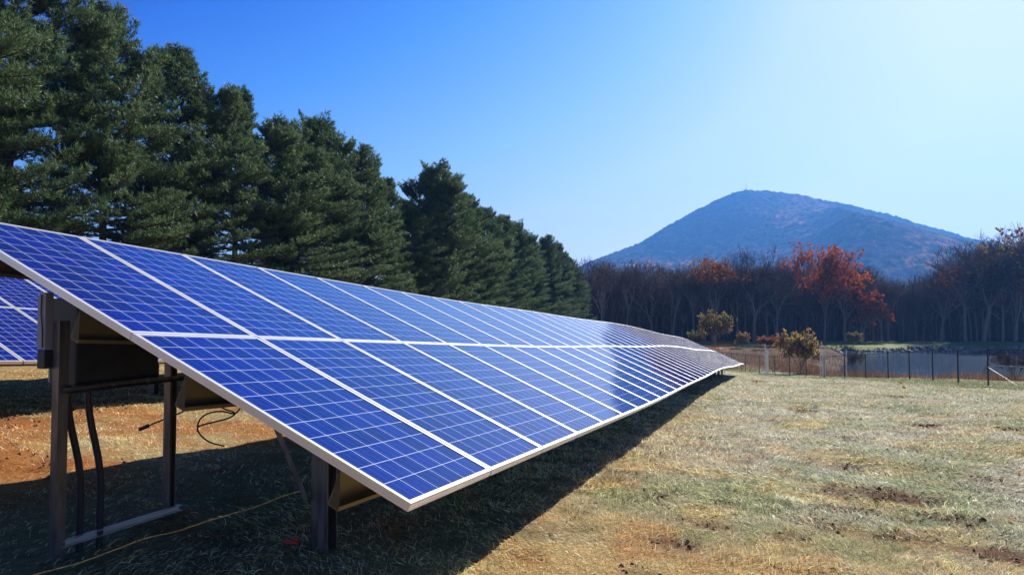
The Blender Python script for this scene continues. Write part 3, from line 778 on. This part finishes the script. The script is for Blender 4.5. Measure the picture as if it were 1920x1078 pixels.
notable = [   # px, top py, Z, proto, leaf, label, width, name
    (1130, 478, 128, 0, None, 'bare grey tree with a fine fan of twigs, just right of the last pine', 1, 'bare_tree'),
    (1175, 480, 134, 1, None, 'bare tree with a rounded twiggy crown, second from the last pine', 1, 'bare_tree'),
    (1222, 492, 138, 2, None, 'lower bare tree in the wood above the middle of the far end of the panels', 1, 'bare_tree'),
    (1262, 490, 132, 4, None, 'slim bare tree left of the orange-topped oak', 1, 'bare_tree'),
    (1300, 494, 136, 1, M_brown and None, 'bare tree touching the left side of the orange-topped oak', 1, 'bare_tree'),
    (1340, 476, 132, 'top', M_brown, 'oak with orange brown leaves only across the top of its round crown', 1.0, 'oak_tree'),
    (1413, 457, 126, 2, None, 'large bare oak with wide dark limbs, between the orange-topped oak and the red trees', 1.15, 'bare_tree'),
    (1456, 470, 130, 4, None, 'bare tree just left of the tall red oak, crown tinged by a few leaves', 1.0, 'bare_tree'),
    (1545, 450, 127, 'rust', M_rust, 'tall oak in full rust red leaf, tallest of the red trees', .8, 'oak_tree'),
    (1583, 464, 129, 'gold', M_rust, 'oak with thinner rust leaves at the right side of the tall red oak', .9, 'oak_tree'),
    (1618, 545, 124, 'rustlow', M_rust, 'low spreading oak with bright red branches under the tall red oak', 1.1, 'oak_tree'),
    (1665, 520, 140, 1, None, 'lower bare tree right of the red oaks, under the flank of the mountain', 1, 'bare_tree'),
    (1715, 513, 142, 0, None, 'bare tree in the low stretch of wood below the mountain flank', 1, 'bare_tree'),
    (1762, 492, 138, 'redsparse', M_brown, 'tree with a few dull red leaf clumps right of the low wood', 1, 'oak_tree'),
    (1842, 424, 118, 0, None, 'tall bare tree with fine upright twigs against the sky, near the right edge', 1.35, 'bare_tree'),
    (1808, 452, 120, 3, None, 'tall slender bare tree left of the tallest bare tree near the right edge', 1.2, 'bare_tree'),
    (1902, 418, 116, 2, None, 'tall bare tree with wide limbs directly at the right edge', 1.1, 'bare_tree'),
    (1878, 455, 114, 'gold', M_gold, 'tree with clumps of golden leaves next to the right edge', 1.0, 'oak_tree'),
    (1935, 415, 112, 'gold', M_brown, 'tall brown-leaved tree at the right edge of the view', 1.1, 'oak_tree')]
for i, (px, py, Z, pr, lf, lab, wd, nm) in enumerate(notable):
    x, y = XZ(px, Z); 
    if Z < 137:  # keep clear of the pond bank
        Z = max(Z, 137) if px > 1400 else max(Z, 134); x, y = XZ(px, Z)
    wood_tree(x, y, top_h(py, Z, x, y), pr, rp.uniform(0, 6.28), lab, G1, lf, nm, wide=wd*1.0)
# the packed wood: three loose ranks
sky_y = lambda px: float(np.interp(px, [1040, 1110, 1160, 1230, 1300, 1400, 1480, 1620, 1680, 1740, 1800, 1850, 2000], [505, 490, 484, 500, 500, 492, 490, 500, 528, 524, 492, 458, 440]))
GB = 'bare trees packed in the far wood'
LB = 'leafless brown-grey tree packed among many alike in the far wood beyond the pond'
rw = random.Random(12)
for Z0_, step, dy in ((141, 15, -2), (149, 14, 0), (160, 14, 4), (174, 13, 6)):
    px = 1040+rw.uniform(0, 10)
    while px < 2010:
        Z = Z0_+rw.uniform(-3, 3.5); x, y = XZ(px, Z); py = sky_y(px)+dy+8+rw.choice((rw.uniform(-24, 0), rw.uniform(0, 30), rw.uniform(5, 45)))
        wood_tree(x, y, top_h(py, Z, x, y), rw.randrange(5), rw.uniform(0, 6.28), LB, GB, wide=rw.uniform(.75, 1.0))
        px += step*rw.uniform(.7, 1.4)
# dense undergrowth and the deeper wood, which nobody could count
def thicket():
    rs = RS(77); n = 26000
    Z = rs.uniform(139, 240, n); px = rs.uniform(1020, 2030, n); X = (px-960)/F_PX*Z
    x, y = worldXY(X, Z); g = ground_z(x, y, False)
    h = rs.uniform(2, 6, n)+np.where(rs.rand(n) < .35, rs.uniform(3, 9, n), 0)
    p0 = np.stack([x, y, g-.2], -1); lean = rs.normal(0, .10, (n, 2))*h[:, None]; p1 = p0+np.stack([lean[:, 0], lean[:, 1], h], -1)
    s = np.stack([np.full(n, CY), np.full(n, -SY), np.zeros(n)], -1)+rs.normal(0, .4, (n, 3)); s[:, 2] = 0; s /= np.linalg.norm(s, axis=1)[:, None]
    wd = rs.uniform(.05, .16, (n, 1))
    V = np.stack([p0-s*wd, p0+s*wd, p1+s*wd*.3, p1-s*wd*.3], 1).reshape(-1, 3); F = np.arange(4*n).reshape(-1, 4)
    me = np_mesh('undergrowth', V, [F]); tag(link('undergrowth', me, M_twig), 'dark tangle of saplings and brush filling the far wood floor', 'undergrowth', kind='stuff')
thicket()

# shrubs
GS = 'shrubs between the fence and the far wood'
for px, py, Z, h, lf, wd, lab in ((1500, 700, 66, None, M_gold, .72, 'round yellow-leaved shrub on thin stems behind the open gate'),
                              (1340, 645, 112, 6.4, M_olive, .62, 'tall olive-leaved shrub left of the gate, in front of the bare wood'),
                              (1391, 648, 112, 2.9, M_gold, .6, 'small yellow shrub between the tall olive shrub and the gate'),
                              (1305, 650, 108, 3.2, M_olive, .7, 'low olive shrub showing just above the far end of the panels'),
                              (1600, 646, 121, 2.6, M_olive, .8, 'small green shrub on the far bank below the red oaks'),
                              (1440, 650, 108, 2.4, M_brown, 1.1, 'low brown shrub right of the small yellow one'),
                              (1900, 715, 60, 3.6, None, .9, 'bare twiggy shrub behind the fence at the right edge'),
                              (1600, 705, 68, 3.2, None, .5, 'bare multi-stemmed shrub at the pond edge beside the gate post')):
    x, y = XZ(px, Z); g = float(ground_z(x, y, False))
    if h is None: h = (582-616)/F_PX*Z-g
    wood_tree(x, y, h, 'bush', rw.uniform(0, 6), lab, GS, lf, 'shrub', 'shrub', wide=wd*1.15)

# ------------------------------------------------------------------ fences
def fence(pts, hts, name, label, mats, post_r, mesh_step, low_rail=None, wire=.004, tall=None):
    mp, mw = mats
    root = empty(name, pts[0]); tag(root, label, 'fence')
    Mi = Matrix.Translation(-root.location)
    def PF(o): o.matrix_parent_inverse = Mi; return o
    for p, h in zip(pts, hts):
        b = MB(); p = Vector(p); b.tube([p-Vector((0, 0, .3)), p+Vector((0, 0, h))], post_r, 8)
        b.tube([p+Vector((0, 0, h)), p+Vector((0, 0, h+.03))], post_r*1.25, 8, post_r*.5); PF(b.build('post', mp, root))
    b = MB()
    for i in range(len(pts)-1): b.tube([Vector(pts[i])+Vector((0, 0, min(hts[i], hts[i+1])-.06 if tall is None else tall)), Vector(pts[i+1])+Vector((0, 0, min(hts[i], hts[i+1])-.06 if tall is None else tall))], post_r*.7, 6)
    PF(b.build('top_rail', mp, root))
    V = []
    for i in range(len(pts)-1):
        a = Vector(pts[i]); c = Vector(pts[i+1]); L = (c-a).length; H = (min(hts[i], hts[i+1])-.06) if tall is None else tall
        n = int(L/mesh_step); d = (c-a)/L; up = Vector((0, 0, 1))
        for k in range(-int(H/mesh_step), n):
            for sg in (1, -1):
                s0 = k*mesh_step; s1 = s0+H; z0, z1 = (0, H)
                if s0 < 0: z0 = -s0; s0 = 0
                if s1 > L: z1 = H-(s1-L); s1 = L
                if s1-s0 < .02: continue
                if sg < 0: s0, s1 = L-s0, L-s1
                p = a+d*s0+up*(z0+.03); q = a+d*s1+up*z1; wv = Vector((0, 0, wire))
                V += [p-wv, p+wv, q+wv, q-wv]
    F = np.arange(len(V)).reshape(-1, 4); me = np_mesh('chain_link_mesh', np.array([tuple(v) for v in V]), [F]); PF(link('chain_link_mesh', me, mw, root))
    return root, PF
# black fence: posts surveyed every ten feet along its line
ctrl = np.array([(20.4, 18.0), (21.9, 25.2), (22.15, 31.2), (23.3, 37.0), (24.2, 42.5), (24.5, 48), (24.3, 55.5), (24.1, 62), (23.4, 69), (22.3, 76)])
s_ = np.concatenate([[0], np.cumsum(np.hypot(*np.diff(ctrl, axis=0).T))]); s31 = np.interp(31.2, ctrl[:, 1], s_)
ss = s31+3.05*np.arange(-4, 15); ss = ss[(ss >= 0) & (ss <= s_[-1])]
fp = []
for s in ss:
    X = np.interp(s, s_, ctrl[:, 0]); Z = np.interp(s, s_, ctrl[:, 1]); x, y = worldXY(X, Z); fp.append((x, y, float(ground_z(x, y, True))))
ft, PFt = fence(fp, [1.72]*len(fp), 'chain_link_fence', 'long black chain link fence running from the right edge back along the pond', (M_black, M_black), .034, .11)
# terminal post mid rail and diagonal brace at the panel next to the right edge
k0 = int(np.argmin([abs(math.hypot(p[0], p[1])-math.hypot(22.15, 31.2)) for p in fp])); a = Vector(fp[k0]); c = Vector(fp[k0-1])
b = MB(); b.tube([a+Vector((0, 0, .92)), c+Vector((0, 0, .92))], .024, 6); PFt(b.build('mid_rail', M_grey, ft))
b = MB(); b.tube([a+Vector((0, 0, .86)), a+(c-a)*.62+Vector((0, 0, .10))], .012, 6); PFt(b.build('brace_rod', M_dark, ft))
# silver fence across the end of the rows with a gateway
def P3(px, Z):
    x, y = XZ(px, Z); return (x, y, float(ground_z(x, y, True)))
fence([P3(1160, 52.5), P3(1225, 52), P3(1292, 51.5), P3(1357, 51), P3(1436, 50.5)], [2.0, 2.0, 2.0, 2.0, 2.0], 'chain_link_fence', 'silver chain link fence behind the far end of the panels, up to the gateway', (M_silver, M_silver), .035, .14, tall=1.72, wire=.004)
fence([P3(1545, 50), P3(1585, 51)], [2.15, 2.15], 'chain_link_fence', 'short silver fence panel right of the gateway', (M_silver, M_silver), .035, .14, tall=1.72, wire=.004)
for px, lab in ((1436, 'pair of silver gate posts at the left of the gateway'), (1539, 'pair of silver gate posts at the right of the gateway')):
    p = Vector(P3(px, 50)); root = empty('gate_post', p); tag(root, lab, 'gate post', 'silver gate posts')
    for dx, h, r in ((-.10, 2.42, .032), (.09, 2.02, .05)):
        b = MB(); q = Vector((dx*CY, -dx*SY, 0)); b.tube([q-Vector((0, 0, .3)), q+Vector((0, 0, h))], r, 12); b.tube([q+Vector((0, 0, h)), q+Vector((0, 0, h+.06))], r*1.2, 12, r*.3)
        o = b.build('pole', M_silver, root, smooth=False)
    b = MB()
    for z in (.35, 1.15, 1.8): b.box((0.0, 0, z), (.16, .05, .07), Matrix.Rotation(-YAW*-1, 3, 'Z'))
    b.build('hinge', M_silver, root)

# ------------------------------------------------------------------ small things on the field
def flag(px, py, label):
    x, y = pix_ground(px, py+6); z = gz(x, y)
    root = empty('marker_flag', (x, y, z)); tag(root, label, 'marker flag', 'orange marker flags in the lawn')
    b = MB(); b.tube([(0, 0, -.05), (0, 0, .30)], .003, 5); b.build('wire', M_silver, root)
    me = bpy.data.meshes.new('flag'); V = []; n = 5
    for i in range(n+1):
        for k in (0, 1): V.append((i*.025*CY+.0, -i*.025*SY+.012*math.sin(i*1.4), .30-.09*k-.01*i))
    me.from_pydata(V+[(v[0], v[1]+.002, v[2]) for v in V], [], [(2*i, 2*i+1, 2*i+3, 2*i+2) for i in range(n)]+[(2*n+2+2*i, 2*n+4+2*i, 2*n+5+2*i, 2*n+3+2*i) for i in range(n)])
    link('flag', me, M_orange, root)
flag(1687, 722, 'small orange marker flag in the lawn before the pond, the farther of the two')
flag(1692, 732, 'tiny orange marker flag just in front of the other orange flag')
x, y = pix_ground(545, 1027); b = MB(); b.box((x, y, gz(x, y)+.03), (.10, .035, .02), Matrix.Rotation(.5, 3, 'Z') @ Matrix.Rotation(.15, 3, 'Y')); b.box((x+.03, y+.02, gz(x, y)+.045), (.05, .03, .015))
tag(b.build('plastic_scrap', M_red, bevel=.004), 'scrap of red plastic lying in the shade under the near row', 'litter')

# riprap along the far shore
def riprap():
    rs = RS(8); V = []; F = []; ico = [(0, 0, 1), (.9, 0, .4), (.28, .85, .4), (-.72, .53, .4), (-.72, -.53, .4), (.28, -.85, .4), (.72, .53, -.4), (-.28, .85, -.4), (-.9, 0, -.4), (-.28, -.85, -.4), (.72, -.53, -.4), (0, 0, -1)]
    fc = [(0, 1, 2), (0, 2, 3), (0, 3, 4), (0, 4, 5), (0, 5, 1), (1, 6, 2), (2, 7, 3), (3, 8, 4), (4, 9, 5), (5, 10, 1), (2, 6, 7), (3, 7, 8), (4, 8, 9), (5, 9, 10), (1, 10, 6), (11, 7, 6), (11, 8, 7), (11, 9, 8), (11, 10, 9), (11, 6, 10)]
    ico = np.array(ico)
    for i in range(1500):
        px = rs.uniform(1560, 1990); Z = 113.3+rs.rand()*4.6; x, y = XZ(px, Z); s = rs.uniform(.10, .38)*(1.2 if rs.rand() < .1 else 1)
        g = float(ground_z(x, y, False))
        if g < WATER-.25: continue
        b = len(V)*12; V.append(ico*s*rs.uniform(.6, 1.3, 3)*rs.uniform(.85, 1.15, (12, 1))+np.array([x, y, g+s*.15])); F.append(np.array(fc)+b)
    me = np_mesh('riprap', np.concatenate(V), [np.concatenate(F)]); tag(link('riprap', me, M_rock), 'bank of loose grey stones along the far shore of the pond', 'rocks', kind='stuff')
riprap()

# ------------------------------------------------------------------ grass and reeds (real blades)
def blades(x, y, h, w, rs, leanx, leany, lean=1.0):
    n = len(x); z = ground_z(x, y, True)
    p = np.stack([x, y, z-.005], -1)
    az = rs.uniform(0, 6.283, n); d = np.stack([np.cos(az)*lean+leanx, np.sin(az)*lean+leany, rs.uniform(.25, 1.1, n)], -1); d /= np.linalg.norm(d, axis=1)[:, None]
    s = np.cross(d, rs.normal(0, 1, (n, 3))); s /= np.linalg.norm(s, axis=1)[:, None]; s *= w[:, None]*.5
    mid = p+d*h[:, None]*.55; d2 = d*np.array([1.35, 1.35, .35]); d2 /= np.linalg.norm(d2, axis=1)[:, None]; tip = mid+d2*h[:, None]*.5
    V = np.stack([p-s, p+s, mid+s*.8, mid-s*.8, tip], 1).reshape(-1, 3)
    b = np.arange(n)*5
    return V, np.stack([b, b+1, b+2, b+3], -1), np.stack([b+3, b+2, b+4], -1)
def grass():
    rs = RS(21); Vs, Q, T, C = [], [], [], []; off = 0
    def zone(n, x0, x1, y0, y1, h0, h1, w0, w1, test=None, hmul=None):
        nonlocal off
        x = rs.uniform(x0, x1, n); y = rs.uniform(y0, y1, n)
        X, Z = camXZ(x, y)
        k = (Z > .5) & (abs(X) < Z*.84+1.0) & (rs.rand(n) > patch_mask(x, y)*.75) & (rs.rand(n) < .45+.8*fbm(x, y, 3., 81, 2))
        if test is not None: k &= test(x, y, X, Z)
        x, y = x[k], y[k]; m = len(x)
        cl = fbm(x, y, 2.2, 33, 3)
        h = rs.uniform(h0, h1, m)*(.25+1.5*cl); wd = rs.uniform(w0, w1, m)
        lx = (vnoise(x, y, 1.1, 61)-.5)*2.2; ly = (vnoise(x, y, 1.1, 67)-.5)*2.2
        V, q, t = blades(x, y, h, wd, rs, lx, ly, .7)
        c = ground_col(x, y)*1.55
        c = c*(.30+1.3*fbm(x, y, 6., 87, 2)[:, None]); dry = rs.rand(m, 1); c = np.where(dry < .22, np.array([[.88, .76, .50]])*rs.uniform(.8, 1.2, (m, 1)), c); c = np.where((dry > .90), c*np.array([[.45, .55, .4]]), c)
        Vs.append(V); Q.append(q+off); T.append(t+off); C.append(np.repeat(c, 5, 0)); off += len(V)
    far = lambda x, y, X, Z: np.hypot(x, y) > 7.5
    zone(260000, -4, 8.5, 1.4, 9, .035, .085, .0025, .0050, lambda x, y, X, Z: (x > -2.0+.25*vnoise(x, y, 2., 5)) | (rs.rand(len(x)) < .35))  # blades thinned in the row's shadow band, to deepen the shade there
    zone(150000, -12.5, -1.6, 1.8, 13, .035, .075, .0032, .006, lambda x, y, X, Z: (x < -7.0) | (rs.rand(len(x)) < .4))  # sparser up to the shadow's back edge, darkening the shaded strip
    zone(230000, -3.5, 17, 7, 22, .045, .10, .007, .013)
    zone(200000, -4, 24, 19, 62, .05, .10, .010, .022, lambda x, y, X, Z: (X < 26) & ((x > -1.9) | (rs.rand(len(x)) < .4)))  # same shade-deepening thinning along the far part of the row
    zone(40000, -16, -9, 6, 30, .04, .09, .006, .012)
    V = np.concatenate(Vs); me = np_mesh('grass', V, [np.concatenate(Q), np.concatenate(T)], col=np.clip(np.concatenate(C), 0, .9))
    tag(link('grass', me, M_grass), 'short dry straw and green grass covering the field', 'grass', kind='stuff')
grass()
def clods_and_leaves():
    rs = RS(55); V = []; F = []; n = 0
    ico = np.array([(0, 0, 1), (.9, 0, .4), (.28, .85, .4), (-.72, .53, .4), (-.72, -.53, .4), (.28, -.85, .4), (.72, .53, -.4), (-.28, .85, -.4), (-.9, 0, -.4), (-.28, -.85, -.4), (.72, -.53, -.4), (0, 0, -1)])
    fc = np.array([(0, 1, 2), (0, 2, 3), (0, 3, 4), (0, 4, 5), (0, 5, 1), (1, 6, 2), (2, 7, 3), (3, 8, 4), (4, 9, 5), (5, 10, 1), (2, 6, 7), (3, 7, 8), (4, 8, 9), (5, 9, 10), (1, 10, 6), (11, 7, 6), (11, 8, 7), (11, 9, 8), (11, 10, 9), (11, 6, 10)])
    for a, b, r, s_ in PATCHES:
        if s_ < .45: continue
        for k in range(int(38*s_*(r/.4)**1.2)):
            x = a+rs.normal(0, r*.5); y = b+rs.normal(0, r*.5); s = rs.uniform(.006, .020)*(1.5 if rs.rand() < .08 else 1)*(1+.02*math.hypot(x, y))
            V.append(ico*s*rs.uniform(.6, 1.4, 3)*rs.uniform(.8, 1.2, (12, 1))+np.array([x, y, gz(x, y)+s*.15])); F.append(fc+12*n); n += 1
    me = np_mesh('soil_clods', np.concatenate(V), [np.concatenate(F)]); tag(link('soil_clods', me, M_clod), 'crumbs of torn brown earth in the bare patches of the lawn', 'soil clods', kind='stuff')
    m = 900; x = rs.uniform(-3, 16, m); y = rs.uniform(1.5, 26, m); k = fbm(x, y, .5, 63, 2) > .42; x, y = x[k], y[k]; m = len(x)
    z = ground_z(x, y, True)+.035; az = rs.uniform(0, 6.28, m); L = rs.uniform(.02, .04, m)
    a = np.stack([np.cos(az), np.sin(az), rs.normal(0, .4, m)], -1)*L[:, None]; b = np.stack([-np.sin(az), np.cos(az), rs.normal(0, .4, m)], -1)*L[:, None]*.6; p = np.stack([x, y, z], -1)
    me = np_mesh('fallen_leaves', np.stack([p-a, p-b*.9, p+a*.6-b*.7, p+a, p+a*.5+b*.8, p-a*.2+b], 1).reshape(-1, 3), [np.arange(6*m).reshape(-1, 6)])
    tag(link('fallen_leaves', me, M_leaf), 'small brown leaves scattered over the dry lawn', 'leaves', kind='stuff')
M_clod = simple('torn_earth', (.10, .045, .022), rough=1, c2=(.22, .10, .05), scale=9)
M_leaf = foliage('dead_leaves', (.30, .13, .05), (.50, .24, .09), trans=.3, scale=3)
clods_and_leaves()
def reeds():
    rs = RS(31); n = 60000; X = rs.uniform(25.5, 66, n); Z = rs.uniform(24, 119, n); x, y = worldXY(X, Z); g = ground_z(x, y, False)
    k = (g > WATER-.05) & (X < .9*Z+8) & (rs.rand(n) < sstep(.40, .60, fbm(x, y, .18, 3, 3))*1.2) & (rs.rand(n) < np.where(Z < 76, 1, .5))
    k &= (X > 26.5+vnoise(x, y, .3, 8)*2)
    X2 = rs.uniform(18, 62, 30000); Z2 = rs.uniform(66, 118, 30000); x2, y2 = worldXY(X2, Z2); k2 = ground_z(x2, y2, False) > WATER-.05; x2 = x2[k2]; y2 = y2[k2]
    x = np.concatenate([x[k], x2]); y = np.concatenate([y[k], y2]); m = len(x)
    h = rs.uniform(.35, .95, m)*(.4+fbm(x, y, .3, 4, 2)); g = ground_z(x, y, False)
    h = np.where(camXZ(x, y)[1] > 100, h*.6, h); h = np.where(camXZ(x, y)[0] > 34, h*.6, h)
    p0 = np.stack([x, y, g-.05], -1); p1 = p0+np.stack([rs.normal(0, .16, m)*h, rs.normal(0, .16, m)*h, h], -1)
    az = rs.uniform(0, 6.28, m); s = np.stack([np.cos(az), np.sin(az), 0*az], -1)*rs.uniform(.012, .035, (m, 1))
    V = np.stack([p0-s, p0+s, p1], 1).reshape(-1, 3); me = np_mesh('reeds', V, [np.arange(3*m).reshape(-1, 3)])
    tag(link('reeds', me, M_reed), 'brown reeds and tall dead grass on the bank around the pond', 'reeds', kind='stuff')
reeds()

# ------------------------------------------------------------------ haze: the air between here and the mountain
m = bpy.data.materials.new('air'); m.use_nodes = True; nt = m.node_tree; nt.nodes.clear()
pv = nt.nodes.new('ShaderNodeVolumePrincipled'); pv.inputs['Color'].default_value = (.12, .38, 1.0, 1); pv.inputs['Density'].default_value = .00020; pv.inputs['Anisotropy'].default_value = .35
o = nt.nodes.new('ShaderNodeOutputMaterial'); nt.links.new(pv.outputs[0], o.inputs['Volume'])
b = MB(); b.box((0, 1290, 242), (5900, 2760, 506)); hz = b.build('haze', m); tag(hz, kind='stuff')
tag(hz, 'thin blue air haze filling the valley', 'haze')
